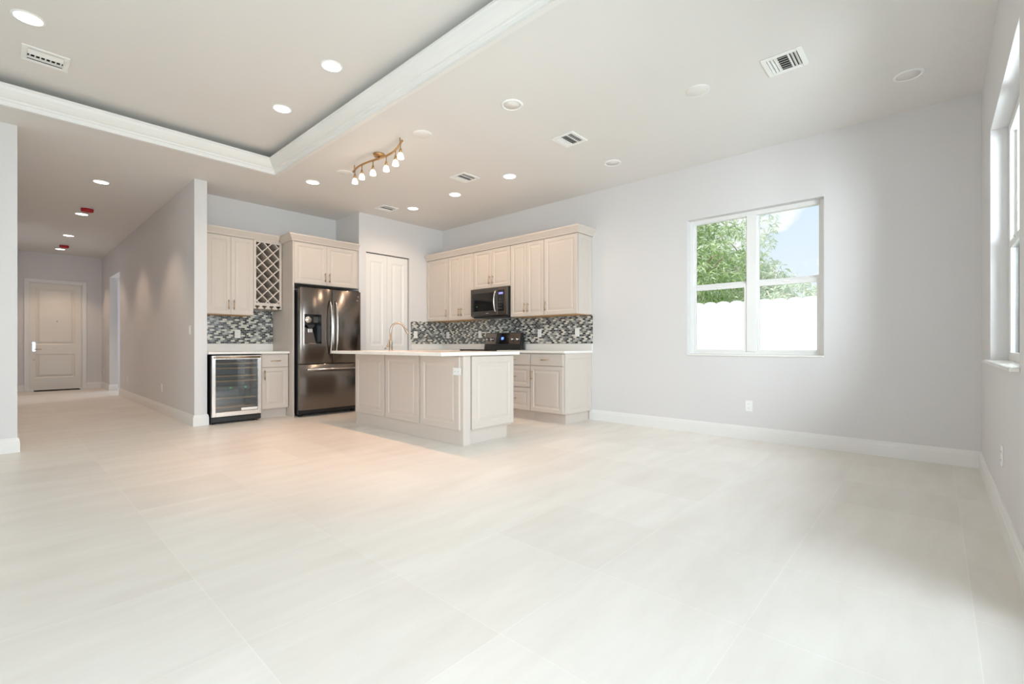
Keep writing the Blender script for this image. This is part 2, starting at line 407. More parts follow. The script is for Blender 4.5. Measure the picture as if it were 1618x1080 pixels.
# ------------------------------------------------------------------ windows
def window(name, origin, rz, w, z0, z1, sill_proj):
    """local x along the wall, y outward (0 = inner wall face); double unit with mullion, each single hung"""
    root = bpy.data.objects.new(name, None); COL.objects.link(root); root.location = origin; root.rotation_euler = (0, 0, rz); struct(root)
    fy0, fy1 = .085, .15
    h = z1 - z0
    f = MB(); fw = .045
    f.box((0, fy0, z0 + .02), (fw, fy1, z1), .003).box((w - fw, fy0, z0 + .02), (w, fy1, z1), .003)
    f.box((fw, fy0, z1 - .045), (w - fw, fy1, z1), .003).box((fw, fy0, z0 + .02), (w - fw, fy1, z0 + .05), .003)
    f.box((w / 2 - .05, fy0 - .008, z0 + .05), (w / 2 + .05, fy1, z1 - .045), .003)
    f.build('frame', 'trim', root)
    zm = z0 + h * .508
    for a, c in ((fw, w / 2 - .05), (w / 2 + .05, w - fw)):
        s = MB(); b0 = .026
        s.box((a, fy0 + .035, zm), (a + b0 - .012, fy1 - .005, z1 - .045)).box((c - b0 + .012, fy0 + .035, zm), (c, fy1 - .005, z1 - .045))
        s.box((a, fy0 + .03, zm - .018), (c, fy1 - .005, zm + .025), .002)
        u = s.build('upper_sash', 'trim', root)
        MB().box((a + b0 - .012, fy0 + .05, zm + .025), (c - b0 + .012, fy0 + .055, z1 - .045)).build('pane', 'pane', u)
        s = MB()
        s.box((a, fy0 + .002, z0 + .05), (a + b0, fy0 + .03, zm + .0), .002).box((c - b0, fy0 + .002, z0 + .05), (c, fy0 + .03, zm), .002)
        s.box((a + b0, fy0 + .002, zm - .045), (c - b0, fy0 + .03, zm), .002).box((a + b0, fy0 + .002, z0 + .05), (c - b0, fy0 + .03, z0 + .072), .002)
        l = s.build('lower_sash', 'trim', root)
        MB().box((a + b0, fy0 + .014, z0 + .072), (c - b0, fy0 + .019, zm - .045)).build('pane', 'pane', l)
        MB().box(((a + c) / 2 - .03, fy0 - .008, zm - .02), ((a + c) / 2 + .03, fy0 + .006, zm - .004), .003).build('latch', 'white', l)
    MB().box((-.035 if sill_proj > .02 else 0, -sill_proj, z0 - .0), (w + (.035 if sill_proj > .02 else 0), 0, z0 + .02), .006, 2).box((0, -.001, z0), (w, fy1, z0 + .02)).build('sill', 'quartz', root)
    return root
window('window_1', (XE, W1[1], 0), -PI / 2, W1[1] - W1[0], W1[2], W1[3], .012)
window('window_2', (W2[1], YS, 0), PI, W2[1] - W2[0], W2[2], W2[3], .035)

def glazed_door(name, origin, rz, w, z1, n):
    root = bpy.data.objects.new(name, None); COL.objects.link(root); root.location = origin; root.rotation_euler = (0, 0, rz); struct(root)
    MB().box((0, .07, 0), (.05, .16, z1)).box((w - .05, .07, 0), (w, .16, z1)).box((.05, .07, z1 - .05), (w - .05, .16, z1)).box((.05, .07, 0), (w - .05, .16, .02)).build('frame', 'trim', root)
    pw = (w - .1) / n
    for k in range(n):
        a = .05 + k * pw; c = a + pw
        l = MB().box((a, .09, .02), (a + .05, .13, z1 - .05)).box((c - .05, .09, .02), (c, .13, z1 - .05)).box((a + .05, .09, .02), (c - .05, .13, .1)).box((a + .05, .09, z1 - .11), (c - .05, .13, z1 - .05)).build('leaf', 'trim', root)
        MB().box((a + .05, .108, .1), (c - .05, .113, z1 - .11)).build('pane', 'pane', l)
glazed_door('door_3', (D3[1], YS, 0), PI, D3[1] - D3[0], D3[3], 4)
glazed_door('west_added_door', (XW, D4[0], 0), PI / 2, D4[1] - D4[0], D4[3], 4)  # unseen glazed door added to carry the west fill light

# ------------------------------------------------------------------ front door (hall end) and pantry bifold
RAISED = lambda t, fw: [(0, 0), (0, -t + .002), (.002, -t), (fw - .012, -t), (fw - .004, -t + .004), (fw, -t + .007), (fw + .010, -t + .007), (fw + .034, -t + .0015), (fw + .040, -t + .0015)]
def slab_with_panels(w, h, t, panels, depth=.012):
    """flat slab with recessed raised-field panels (x0,x1,z0,z1)"""
    b = MB(); xs = sorted({0, w, *[p[0] for p in panels], *[p[1] for p in panels]}); zs = sorted({0, h, *[p[2] for p in panels], *[p[3] for p in panels]})
    for i in range(len(xs) - 1):
        for j in range(len(zs) - 1):
            mx_, mz_ = (xs[i] + xs[i + 1]) / 2, (zs[j] + zs[j + 1]) / 2
            if any(p[0] < mx_ < p[1] and p[2] < mz_ < p[3] for p in panels): continue
            b.quad((xs[i], -t, zs[j]), (xs[i + 1], -t, zs[j]), (xs[i + 1], -t, zs[j + 1]), (xs[i], -t, zs[j + 1]))
    for a, c, d, e in panels:
        R = []
        for i, y in ((0, -t), (.012, -t + depth * .5), (.022, -t + depth), (.034, -t + depth), (.070, -t + .002), (.078, -t + .002)):
            R.append([b.bm.verts.new(v) for v in ((a + i, y, d + i), (c - i, y, d + i), (c - i, y, e - i), (a + i, y, e - i))])
        for p, q in zip(R, R[1:]):
            for k in range(4): b.bm.faces.new((p[k], p[(k + 1) % 4], q[(k + 1) % 4], q[k]))
        b.bm.faces.new(R[-1])
    b.quad((0, 0, 0), (0, 0, h), (w, 0, h), (w, 0, 0))
    b.quad((0, 0, 0), (0, -t, 0), (0, -t, h), (0, 0, h)); b.quad((w, 0, 0), (w, 0, h), (w, -t, h), (w, -t, 0))
    b.quad((0, 0, 0), (w, 0, 0), (w, -t, 0), (0, -t, 0)); b.quad((0, 0, h), (0, -t, h), (w, -t, h), (w, 0, h))
    return b
M['frontdoor'] = mat('front_door_paint', srgb(232, 226, 216), .35)
fd = bpy.data.objects.new('door_1', None); COL.objects.link(fd); fd.location = (FD[0], YH, 0); struct(fd)
fw_ = FD[1] - FD[0]; fh = FD[3]
cas = MB()
cas.box((-.072, -.02, 0), (0, 0, fh + .072), .004).box((fw_, -.02, 0), (fw_ + .072, 0, fh + .072), .004).box((0, -.02, fh), (fw_, 0, fh + .072), .004)
cas.box((0, 0, 0), (.012, .12, fh)).box((fw_ - .012, 0, 0), (fw_, .12, fh)).box((.012, 0, fh - .014), (fw_ - .012, .12, fh))
cas.build('casing', 'trim', fd)
lf = slab_with_panels(fw_ - .028, fh - .022, .045, [(.085, fw_ - .028 - .105, .265, .80), (.085, fw_ - .028 - .105, 1.0, 2.27)], .014).build('leaf', 'frontdoor', fd, (.014, .085, .006))
MB().box((.035, -.062, .85), (.095, -.045, 1.07), .012, 2).build('lock_plate', 'chromewhite', lf)
MB().tube([(.065, -.06, .905), (.065, -.10, .905), (.18, -.10, .905)], .009).build('lever', 'pull', lf)
MB().lathe([(0, -.055), (.016, -.055), (.016, -.045), (0, -.045)], (.065, 0, .66), 18, 'y').build('lower_lock', 'chromewhite', lf)
MB().lathe([(0, -.050), (.013, -.050), (.013, -.042), (0, -.042)], (.43, 0, 1.53), 18, 'y').build('peephole', 'chromewhite', lf)
tag(MB().box((.47, YH - .34, .0), (1.20, YH - .03, .012), .003).build('door_strip', 'stripblack'), 'thin black strip lying in front of the white front door', 'mat')  # thin black slab along the foot of the front door

pd = bpy.data.objects.new('door_2', None); COL.objects.link(pd); pd.location = (PD[0], YP, 0); struct(pd)
pw = PD[1] - PD[0]
lw = (pw - .022) / 2
for k in range(2):
    l = slab_with_panels(lw - .002, 2.435, .034, [(.075, lw - .077, .24, .82), (.075, lw - .077, .98, 2.325)], .009)
    l.build('leaf', 'trim', pd, (.004 + k * (lw + .001), .06, .012))
MB().box((0, .03, 2.45), (pw, .06, 2.462)).build('track', 'steel', pd)
MB().lathe([(0, -.03), (.012, -.03), (.014, -.018), (.007, -.012), (.007, 0), (0, 0)], (lw - .04, .026, .95), 16, 'y').build('knob', 'nickel', pd)

# ------------------------------------------------------------------ cabinets
def pull(parent, x, z, y, L=.13, vert=True, m='pull'):
    b = MB(); r = .0055; so = .030
    if vert:
        b.tube([(x, y - so, z - L / 2), (x, y - so, z + L / 2)], r, 10)
        for dz in (-L / 2 + .02, L / 2 - .02): b.tube([(x, y, z + dz), (x, y - so, z + dz)], r * .85, 8)
    else:
        b.tube([(x - L / 2, y - so, z), (x + L / 2, y - so, z)], r, 10)
        for dx in (-L / 2 + .02, L / 2 - .02): b.tube([(x + dx, y, z), (x + dx, y - so, z)], r * .85, 8)
    return b.build('handle', m, parent)
DT = .021
def cab_door(root, x, z, w, h, handle=None, name='door', fw=.058, flat=False):
    """handle: ('v', dx, dz) or ('h', dx, dz) measured on the door"""
    b = MB()
    b.panel(w, h, [(0, 0), (0, -DT + .003), (.003, -DT)] if flat else RAISED(DT, min(fw, min(w, h) * .28)))
    d = b.build(name, 'cabinet', root, (x, 0, z))
    if handle: pull(d, handle[1], handle[2], -DT, .13, handle[0] == 'v')
    return d
def body(root, w, d, h, toe=0., toe_end=(0, 0), under=None, z0=0.):
    b = MB()
    b.box((.003, .0, z0 + toe), (w - .003, d, h), .0015)
    o = b.build('body', 'cabinet', root)
    if toe: MB().box((toe_end[0], .07, 0), (w - toe_end[1], d, toe)).build('toe_kick', 'cabinet', root)
    if under: MB().box((.012, .004, -.004), (w - .012, d - .002, .0)).build('underside', under, root)
    return o
R = -PI / 2
gw = 'kitchen wall cabinets over the mosaic'
G = .0025
def wall_cab_e(y1, y0, z0, z1, label, doors, end=False):
    """cabinet on the east wall between y1 (far) and y0"""
    w = y1 - y0
    t = thing('wall_cabinet', label, 'cabinet', (5.02, y1, z0), R, gw)
    body(t, w, XE - 5.021, z1 - z0, under='birch')
    h = z1 - z0; n = len(doors); dw = w / n
    for k, sd in enumerate(doors):
        dx = dw - G * 2 - .032 if sd == 'R' else .032
        gl = .004 if k == 0 else .0015; gr = .004 if k == n - 1 else .0015
        cab_door(t, k * dw + gl, G, dw - gl - gr, h - .022, ('v', dx, .12))
    if end:
        e_ = MB(); e_.panel(XE - 5.02 - .006, h - .022, [(0, 0), (0, -.006), (.055, -.006), (.058, -.002), (.066, -.002), (.085, -.006)])
        e_.build('end_panel', 'cabinet', t, (w, .002, .002), (0, 0, PI / 2))
    return t
Y = [6.568, 5.99, 5.367, 4.588, 3.966, 3.42]
wall_cab_e(Y[0], Y[1], 1.41, 2.47, 'single-door cream wall cabinet in the corner against the pantry wall', ['R'])
wall_cab_e(Y[1], Y[2], 1.41, 2.47, 'two-door tall cream wall cabinet on the pantry side of the microwave', ['R', 'L'])
wall_cab_e(Y[2], Y[3], 1.868, 2.47, 'short two-door cream wall cabinet directly above the microwave', ['R', 'L'])
wall_cab_e(Y[3], Y[4], 1.41, 2.47, 'two-door tall cream wall cabinet on the window side of the microwave', ['R', 'L'])
wall_cab_e(Y[4], Y[5], 1.41, 2.47, 'single wide-door cream wall cabinet with exposed end panel toward the window', ['L'], end=True)
CR = [(0, 2.455), (.012, 2.455), (.016, 2.47), (.028, 2.486), (.052, 2.520), (.060, 2.530), (.060, 2.548), (0, 2.548)]
tag(MB().sweep([(4.997, Y[0]), (4.997, 3.412), (XE - .001, 3.412)], CR).build('cabinet_crown', 'cabinet'), 'cream crown molding capping the wall cabinets over the range', 'molding')

# bar side wall cabinets (face the camera room)
t = thing('wall_cabinet', 'two-door cream wall cabinet above the wine cooler', 'cabinet', (KX + .001, 6.965, 1.41), 0)
body(t, 2.337 - KX, YK - 6.966, 1.06, under='birch')
wA = (2.338 - KX)
MB().box((0, -DT, G), (.045, 0, 1.04), .001).build('filler', 'cabinet', t)
d0 = (wA - .047) / 2
cab_door(t, .047, G, d0 - G, 1.037, ('v', d0 - G - .03, .125))
cab_door(t, .047 + d0, G, d0 - G, 1.037, ('v', .03, .125))

t = thing('wine_rack', 'cream diamond-lattice wine rack cabinet with stemware slots below', 'wine rack', (2.34, 6.965, 1.505), 0)
wr, hr, dr = .372, .965, YK - 6.966
b = MB()
b.box((0, 0, 0), (.018, dr, hr)).box((wr - .018, 0, 0), (wr, dr, hr)).box((.018, 0, hr - .018), (wr - .018, dr, hr)).box((.018, 0, .07), (wr - .018, dr, .088))
b.build('body', 'cabinet', t)
MB().box((.018, dr - .012, .088), (wr - .018, dr, hr - .018)).build('back', 'rackdark', t)
b = MB(); fx0, fx1, fz0, fz1 = .032, wr - .032, .085, hr - .04
b.box((0, -.02, 0 + .045), (fx0, 0, hr), .001).box((fx1, -.02, .045), (wr, 0, hr), .001).box((fx0, -.02, fz1), (fx1, 0, hr), .001).box((fx0, -.02, .045), (fx1, 0, fz0), .001)
b.build('face_frame', 'cabinet', t)
def clip_seg(x0, z0, x1, z1, bx):
    ts = [0., 1.]; dx, dz = x1 - x0, z1 - z0
    t0, t1 = 0., 1.
    for p, q in ((-dx, x0 - bx[0]), (dx, bx[1] - x0), (-dz, z0 - bx[2]), (dz, bx[3] - z0)):
        if abs(p) < 1e-9:
            if q < 0: return None
        else:
            r = q / p
            if p < 0: t0 = max(t0, r)
            else: t1 = min(t1, r)
    return None if t0 >= t1 - 1e-3 else (x0 + dx * t0, z0 + dz * t0, x0 + dx * t1, z0 + dz * t1)
b = MB(); pitch = .152; bx = (fx0 - .01, fx1 + .01, fz0 - .01, fz1 + .01); hw = .0068
cxm = (fx0 + fx1) / 2
for s_ in (1, -1):
    for k in range(-8, 16):
        zc = fz0 + .03 + k * pitch
        g = clip_seg(cxm - 1, zc - s_ * 1.05, cxm + 1, zc + s_ * 1.05, bx)
        if not g: continue
        L = math.hypot(g[2] - g[0], g[3] - g[1]); nx, nz = -(g[3] - g[1]) / L * hw, (g[2] - g[0]) / L * hw
        y0_, y1_ = (-.012, .24) if s_ > 0 else (-.0115, .24)
        b.prism([(g[0] + nx, g[1] + nz), (g[2] + nx, g[3] + nz), (g[2] - nx, g[3] - nz), (g[0] - nx, g[1] - nz)], 'y', y0_, y1_)
b.build('lattice', 'cabinet', t)
for k in range(5):
    x = k * wr / 4
    a0, a1 = max(0, x - .018), min(wr, x + .018)
    b = MB().box((a0, -.02, .022), (a1, dr, .045)); b.box((max(0, x - .034), -.02, 0), (min(wr, x + .034), dr, .022), .002)
    b.build('stemware_rail', 'cabinet', t)
tag(MB().sweep([(KX + .001, 6.942), (2.660, 6.942)], CR).build('cabinet_crown', 'cabinet'), 'cream crown molding above the wine rack and bar cabinet', 'molding')

# fridge surround
t = thing('fridge_cabinet', 'tall cream fridge surround with two-door cabinet over the refrigerator', 'cabinet', (2.722, 6.62, 0), 0)
wf = 3.7085 - 2.722
MB().box((0, -DT, 0), (.022, YK - 6.621, 2.47), .001).build('side_panel', 'cabinet', t)
MB().box((.022, 0, 1.868), (wf, YK - 6.621, 2.47), .001).build('body', 'cabinet', t)
dw = (wf - .022 - .03) / 2
cab_door(t, .024, 1.872, dw, .576, ('v', dw - .032, .11))
cab_door(t, .026 + dw, 1.872, dw, .576, ('v', .032, .11))
MB().box((wf - .024, -DT, 1.868), (wf, 0, 2.47), .001).build('filler', 'cabinet', t)
tag(MB().sweep([(2.720, 6.942), (2.720, 6.597), (3.709, 6.597)], CR).build('cabinet_crown', 'cabinet'), 'cream crown molding on top of the fridge surround', 'molding')

# bar base cabinet and counter
CT = .915
t = thing('base_cabinet', 'narrow cream base cabinet with one drawer between wine cooler and refrigerator', 'cabinet', (2.362, 6.745, 0), 0)
body(t, .356, YK - 6.746, .885, .125)
cab_door(t, .004, .70, .346, .17, ('h', .173, .085), 'drawer', flat=True)
cab_door(t, .004, .135, .346, .555, ('v', .032, .46))
b = MB().box((KX + .001, 6.69, .885), (2.719, YK - .001, CT), .004, 2)
b.box((KX + .001, YK - .02, CT), (2.719, YK - .001, 1.02), .002)
tag(b.build('countertop', 'quartz'), 'white quartz countertop over the wine cooler', 'countertop')

# east wall base run
t = thing('base_cabinet', 'cream end base cabinet with drawer and door at the window end of the counter', 'cabinet', (4.745, 3.98, 0), R)
wb = 3.98 - 3.436
body(t, wb, XE - 4.746, .895, .125, (0, .03))
cab_door(t, .006, .735, wb - .02, .15, ('h', (wb - .02) / 2, .075), 'drawer', flat=True)
cab_door(t, .006, .135, wb - .02, .592, ('v', .03, .47))
e_ = MB(); e_.panel(XE - 4.746 - .004, .895 - .127, [(0, 0), (0, -.012), (.065, -.012), (.069, -.006), (.080, -.006), (.10, -.010)])
e_.build('end_panel', 'cabinet', t, (wb, .002, .126), (0, 0, PI / 2))
t = thing('base_cabinet', 'cream three-drawer base cabinet between the range and the end cabinet', 'cabinet', (4.745, 4.578, 0), R)
wb = 4.578 - 3.982
body(t, wb, XE - 4.746, .895, .125)
cab_door(t, .006, .735, wb - .012, .15, ('h', wb / 2, .075), 'drawer', flat=True)
cab_door(t, .006, .44, wb - .012, .285, ('h', wb / 2, .14), 'drawer')
cab_door(t, .006, .135, wb - .012, .295, ('h', wb / 2, .15), 'drawer')
t = thing('base_cabinet', 'cream base cabinet in the corner between the range and the pantry wall', 'cabinet', (4.745, 6.565, 0), R)
wb = 6.565 - 5.35
body(t, wb, XE - 4.746, .895, .125)
for k in range(2):
    cab_door(t, .006 + k * wb / 2, .735, wb / 2 - .012, .15, ('h', wb / 4, .075), 'drawer', flat=True)
    cab_door(t, .006 + k * wb / 2, .135, wb / 2 - .012, .592, ('v', .03 if k else wb / 2 - .044, .47))
C2 = .928
def ctop(y0, y1, label, wrap=False):
    b = MB().box((4.705, y0, .896), (XE - .001, y1, C2), .004, 2).box((XE - .02, y0, C2), (XE - .001, y1, 1.02), .002)
    if wrap: b.box((4.665, YP - .02, C2), (XE - .02, YP - .001, 1.02), .002)
    tag(b.build('countertop', 'quartz'), label, 'countertop')
ctop(3.405, 4.58, 'white quartz countertop on the window side of the range')
ctop(5.345, YP - .001, 'white quartz countertop in the corner behind the island', True)

b = MB().box((XE - .008, 3.405, 1.0205), (XE - .001, YP - .001, 1.404)).box((4.665, YP - .008, 1.0205), (XE - .008, YP - .001, 1.404)).box((XE - .0081, Y[3] + .003, 1.404), (XE - .001, Y[2] - .003, 1.416))
tag(b.build('backsplash', 'mosaic'), 'black grey and cream glass mosaic backsplash behind the range', 'backsplash')
tag(MB().box((KX + .001, YK - .008, 1.0205), (2.719, YK - .001, 1.404)).box((2.342, YK - .0081, 1.404), (2.7119, YK - .001, 1.503)).build('backsplash', 'mosaic'), 'small grey and white mosaic backsplash above the wine cooler', 'backsplash')

# ------------------------------------------------------------------ island
IX0, IX1, IY0, IY1 = 3.07, 3.80, 3.465, 5.50
t = thing('kitchen_island', 'cream paneled kitchen island with three raised panels on its long side', 'island', (IX0, IY1, 0), R)
L = IY1 - IY0; D = IX1 - IX0
b = MB().box((0, 0, 0), (L, .10, .895), .001).box((0, .10, .13), (L - .002, D, .895), .001)
b.build('body', 'cabinet', t)
MB().box((.02, .10, 0), (L - .03, D - .05, .13)).build('toe_kick', 'cabinet', t)
MB().box((L - .004, -.001, 0), (L + .018, .098, .895), .004, 2).build('corner_post', 'cabinet', t)
for y1, y0 in ((5.49, 4.835), (4.80, 4.155), (4.118, 3.49)):
    cab_door(t, IY1 - y1, .152, y1 - y0, .735, None, 'raised_panel', fw=.07)
e_ = MB(); e_.panel(D - .10 - .012, .735, RAISED(.03, .075))
e_.build('end_panel', 'cabinet', t, (L - .001, .108, .152), (0, 0, PI / 2))
top = MB().box((2.745, 3.385, .897), (3.84, 5.525, .932), .004, 2)
tag(top.build('countertop', 'quartz'), 'white quartz island countertop overhanging toward the living room', 'countertop')

# faucet
fx, fy = 3.36, 5.165
t = thing('kitchen_faucet', 'brushed nickel gooseneck pull-down faucet on the island', 'faucet', (fx, fy, .932), math.radians(-47.66))
MB().lathe([(0, 0), (.027, 0), (.027, .006), (.022, .012), (.0205, .10), (.015, .125), (0, .125)]).build('base', 'nickel', t)
pts = [(0, 0, .12), (0, 0, .25)]
for k in range(1, 13):
    a = PI - k * PI * .86 / 12; pts.append((.092 + .092 * math.cos(a), 0, .255 + .097 * math.sin(a)))
MB().tube(pts, .0135, 14).build('spout', 'nickel', t)
p1 = Vector(pts[-1]); dd = (Vector(pts[-1]) - Vector(pts[-2])).normalized()
MB().tube([p1 - dd * .004, p1 + dd * .02, p1 + dd * .075, p1 + dd * .095], [.0125, .015, .019, .016], 14).build('spray_head', 'nickel', t)
b = MB().tube([(-.015, 0, .055), (-.052, 0, .055)], .014, 12).tube([(-.040, 0, .06), (-.034, 0, .105), (-.020, 0, .14)], [.006, .0055, .005], 10)
b.build('lever', 'nickel', t)

# ------------------------------------------------------------------ refrigerator
FX0, FX1, FYF = 2.762, 3.668, 6.43
t = thing('refrigerator', 'dark stainless french-door refrigerator with water dispenser', 'refrigerator', (FX0, FYF, 0), 0)
FW = FX1 - FX0
MB().box((.004, .10, .035), (FW - .004, .84, 1.775), .004).build('body', 'black', t)
for x in (.06, FW - .06): MB().tube([(x - .018, .16, .025), (x + .018, .16, .025)], .025, 14).build('caster', 'black', t)
MB().box((.02, .085, .045), (FW - .02, .10, .095)).build('grille', 'black', t)
def curved_door(x0, x1, z0, z1, hole=None, bow=.018):
    w = x1 - x0; xs = sorted({*[x0 + w * k / 14 for k in range(15)], *((hole[0], hole[1]) if hole else ())}); zs = sorted({z0, z0 + .004, z1 - .004, z1, *((hole[2], hole[3]) if hole else ())})
    fy = lambda x: bow * (2 * (x - x0) / w - 1) ** 2
    b = MB(); V = {}
    def v(i, j):
        if (i, j) not in V:
            x = xs[i]; y = fy(x) + (.004 if (i in (0, len(xs) - 1) or j in (0, len(zs) - 1)) else 0); V[i, j] = b.bm.verts.new((x, y, zs[j]))
        return V[i, j]
    for i in range(len(xs) - 1):
        for j in range(len(zs) - 1):
            if hole and hole[0] <= (xs[i] + xs[i + 1]) / 2 <= hole[1] and hole[2] <= (zs[j] + zs[j + 1]) / 2 <= hole[3]: continue
            f = b.bm.faces.new((v(i, j), v(i + 1, j), v(i + 1, j + 1), v(i, j + 1))); f.smooth = True
    yb = .085
    b.quad((x0, yb, z0), (x0, yb, z1), (x1, yb, z1), (x1, yb, z0))
    for i in range(len(xs) - 1):
        for z, j in ((z0, 0), (z1, len(zs) - 1)): b.quad(v(i, j).co, v(i + 1, j).co, (xs[i + 1], yb, z), (xs[i], yb, z))
    for j in range(len(zs) - 1):
        for x, i in ((x0, 0), (x1, len(xs) - 1)): b.quad(v(i, j).co, v(i, j + 1).co, (x, yb, zs[j + 1]), (x, yb, zs[j]))
    return b
hole = (.055, .292, 1.02, 1.43)
xm = 3.222 - FX0
ld = curved_door(0, xm - .004, .742, 1.80, hole).build('door', 'steel', t)
rd = curved_door(xm + .004, FW, .742, 1.80).build('door', 'steel', t)
fz = curved_door(0, FW, .10, .73, None, .022).build('freezer_drawer', 'steel', t)
def bow_handle(x, z0, z1, out, parent):
    pts = []
    for k in range(15):
        u = k / 14; pts.append((x, .004 - out * (1 - (2 * u - 1) ** 4) * (.8 + .2 * math.sin(PI * u)), z0 + (z1 - z0) * u))
    b = MB().tube(pts, .0115, 12)
    return b.build('handle', 'steelbright', parent)
bow_handle(xm - .042, .86, 1.64, .062, ld); bow_handle(xm + .042, .86, 1.64, .062, rd)
b = MB().tube([(.07, -.045, .665), (FW - .07, -.045, .665)], .012, 12)
for x in (.10, FW - .10): b.tube([(x, .02, .665), (x, -.045, .665)], .009, 10)
b.build('handle', 'steelbright', fz)
ds = MB(); a, c, d, e = hole
zs_ = 1.285
ds.box((a, .0, zs_), (c, .03, e), .002)
ds.build('dispenser_panel', 'blackgloss', ld)
r_ = MB()
r_.quad((a, .012, d), (c, .012, d), (c, .075, d + .03), (a, .075, d + .03)); r_.quad((a, .012, d), (a, .075, d + .03), (a, .075, zs_), (a, .012, zs_))
r_.quad((c, .012, d), (c, .012, zs_), (c, .075, zs_), (c, .075, d + .03)); r_.quad((a, .075, zs_), (c, .075, zs_), (c, .012, zs_), (a, .012, zs_))
r_.quad((a, .0745, d + .03), (c, .0745, d + .03), (c, .0745, zs_), (a, .0745, zs_))
r_.build('dispenser_recess', 'blackgloss', ld)
MB().prism([(a + .002, d + .004), (a + .17, d + .004), (a + .125, zs_ - .09), (a + .002, zs_ - .03)], 'y', .030, .036).build('dispenser_tray', 'steel', ld)
MB().prism([(a + .03, zs_ - .0), (a + .145, zs_ - .0), (a + .11, zs_ - .055), (a + .065, zs_ - .055)], 'y', .012, .05).build('dispenser_spout', 'black', ld)
MB().box((a + .055, .022, zs_ - .11), (a + .12, .032, zs_ - .055), .004).build('dispenser_paddle', 'steelbright', ld)
MB().box((a + .12, -.001, zs_ + .03), (a + .185, .002, zs_ + .11)).build('dispenser_display', 'led_violet_dim' if 'led_violet_dim' in M else 'darkpanel', ld)
MB().lathe([(0, -.002), (.045, -.002), (.045, .001), (0, .001)], (a + .048, 0, zs_ + .07), 22, 'y').build('sticker', 'stainless_tag', ld)
b = MB().box((FW - .115, .010, 1.722), (FW - .035, .0165, 1.731)).lathe([(0, .009), (.013, .009), (.013, .014), (0, .014)], (FW - .085, 0, 1.695), 14, 'y').box((FW - .098, .008, 1.664), (FW - .045, .0145, 1.671))
b.build('emblem', 'steelbright', rd)
for x in (.02, FW - .10): MB().box((x, .03, 1.80), (x + .08, .12, 1.815), .003).build('hinge_cover', 'black', t)

# ------------------------------------------------------------------ wine cooler
t = thing('wine_cooler', 'under-counter wine cooler with stainless glass door and wooden shelves', 'wine cooler', (1.762, 6.665, 0), 0)
CW = 2.345 - 1.762
b = MB(); th = .03
b.box((0, .045, .02), (th, .60, .868)).box((CW - th, .045, .02), (CW, .60, .868)).box((th, .045, .838), (CW - th, .60, .868)).box((th, .045, .02), (CW - th, .60, .11)).box((th, .56, .11), (CW - th, .60, .838))
b.build('body', 'black', t)
MB().box((th, .555, .11), (CW - th, .56, .838)).build('liner', 'coolergrey', t)
MB().box((.0, .03, .025), (CW, .045, .085), .003).build('grille', 'black', t)
for x in (.05, CW - .05): MB().lathe([(0, 0), (.02, 0), (.02, .02), (0, .02)], (x, .09, 0), 14).build('foot', 'black', t)
dr_ = MB(); fz0, fz1, s_ = .095, .868, .045
dr_.box((.002, 0, fz0), (s_, .04, fz1), .003).box((CW - s_, 0, fz0), (CW - .002, .04, fz1), .003).box((s_, 0, fz1 - .05), (CW - s_, .04, fz1), .003).box((s_, 0, fz0), (CW - s_, .04, fz0 + .055), .003)
door = dr_.build('door', 'steelbright', t)
MB().box((s_, .012, fz0 + .055), (CW - s_, .017, fz1 - .05)).build('glass', 'coolerglass', door)
b = MB().tube([(.03, -.035, fz1 - .022), (CW - .03, -.035, fz1 - .022)], .012, 12)
for x in (.05, CW - .05): b.tube([(x, .002, fz1 - .022), (x, -.035, fz1 - .022)], .010, 10)
b.build('handle', 'pull', door)
MB().box((CW - s_ - .20, .0085, fz0 + .06), (CW - s_ - .004, .0118, fz0 + .092)).build('label_sticker', 'paper', door)
for z in (.20, .315, .385, .535, .60, .70, .76):
    if z == .385: continue
    sh = MB()
    for k in range(6): sh.box((.05, .09 + k * .07, z), (CW - .05, .11 + k * .07, z + .006))
    so = sh.build('shelf', 'black', t)
    MB().box((.048, .065, z - .008), (CW - .048, .082, z + .012), .003).build('shelf_front', 'shelfwood', so)
MB().box((.04, .085, .425), (CW - .04, .12, .475), .003).build('control_bar', 'black', t)
for x in (.225, .40):
    for k in range(2): MB().box((x + k * .014, .083, .442), (x + k * .014 + .009, .086, .458)).build('digit', 'led_green', t)

# ------------------------------------------------------------------ microwave
t = thing('microwave', 'black stainless over-the-range microwave under the short cabinet', 'microwave', (4.955, 5.362, 1.43), R)
MW, MH = 5.362 - 4.592, .432
MB().box((0, .0, 0), (MW, XE - 4.955 - .001, MH), .003).build('body', 'black', t)
MB().box((.002, -.028, .012), (MW - .002, 0, MH - .002), .006, 2).build('front_panel', 'steel', t)
dw_ = MW * .755
dd_ = MB().box((.012, -.036, .022), (dw_, -.028, MH - .012), .003).build('door', 'darkpanel', t)
MB().box((.05, -.0375, .085), (dw_ - .075, -.036, MH - .075)).build('door_window', 'blackgloss', dd_)
pts = [(dw_ - .02, -.034 - .052 * math.sin(PI * k / 12) ** .6, .05 + (MH - .10) * k / 12) for k in range(13)]
MB().tube(pts, .0105, 12).build('handle', 'steelbright', dd_)
cp = MB().box((dw_ + .012, -.034, .07), (MW - .05, -.028, MH - .05), .002).build('control_panel', 'blackgloss', t)
MB().box((dw_ + .03, -.0355, MH - .115), (MW - .07, -.034, MH - .085)).build('display', 'led_violet', cp)
for i in range(3):
    for j in range(4): MB().box((dw_ + .03 + i * .026, -.0352, .10 + j * .045), (dw_ + .03 + i * .026 + .014, -.034, .10 + j * .045 + .022)).build('button', 'darkpanel', cp)
MB().box((MW * .45, -.0385, .045), (MW * .45 + .06, -.036, .055)).build('emblem', 'steelbright', dd_)
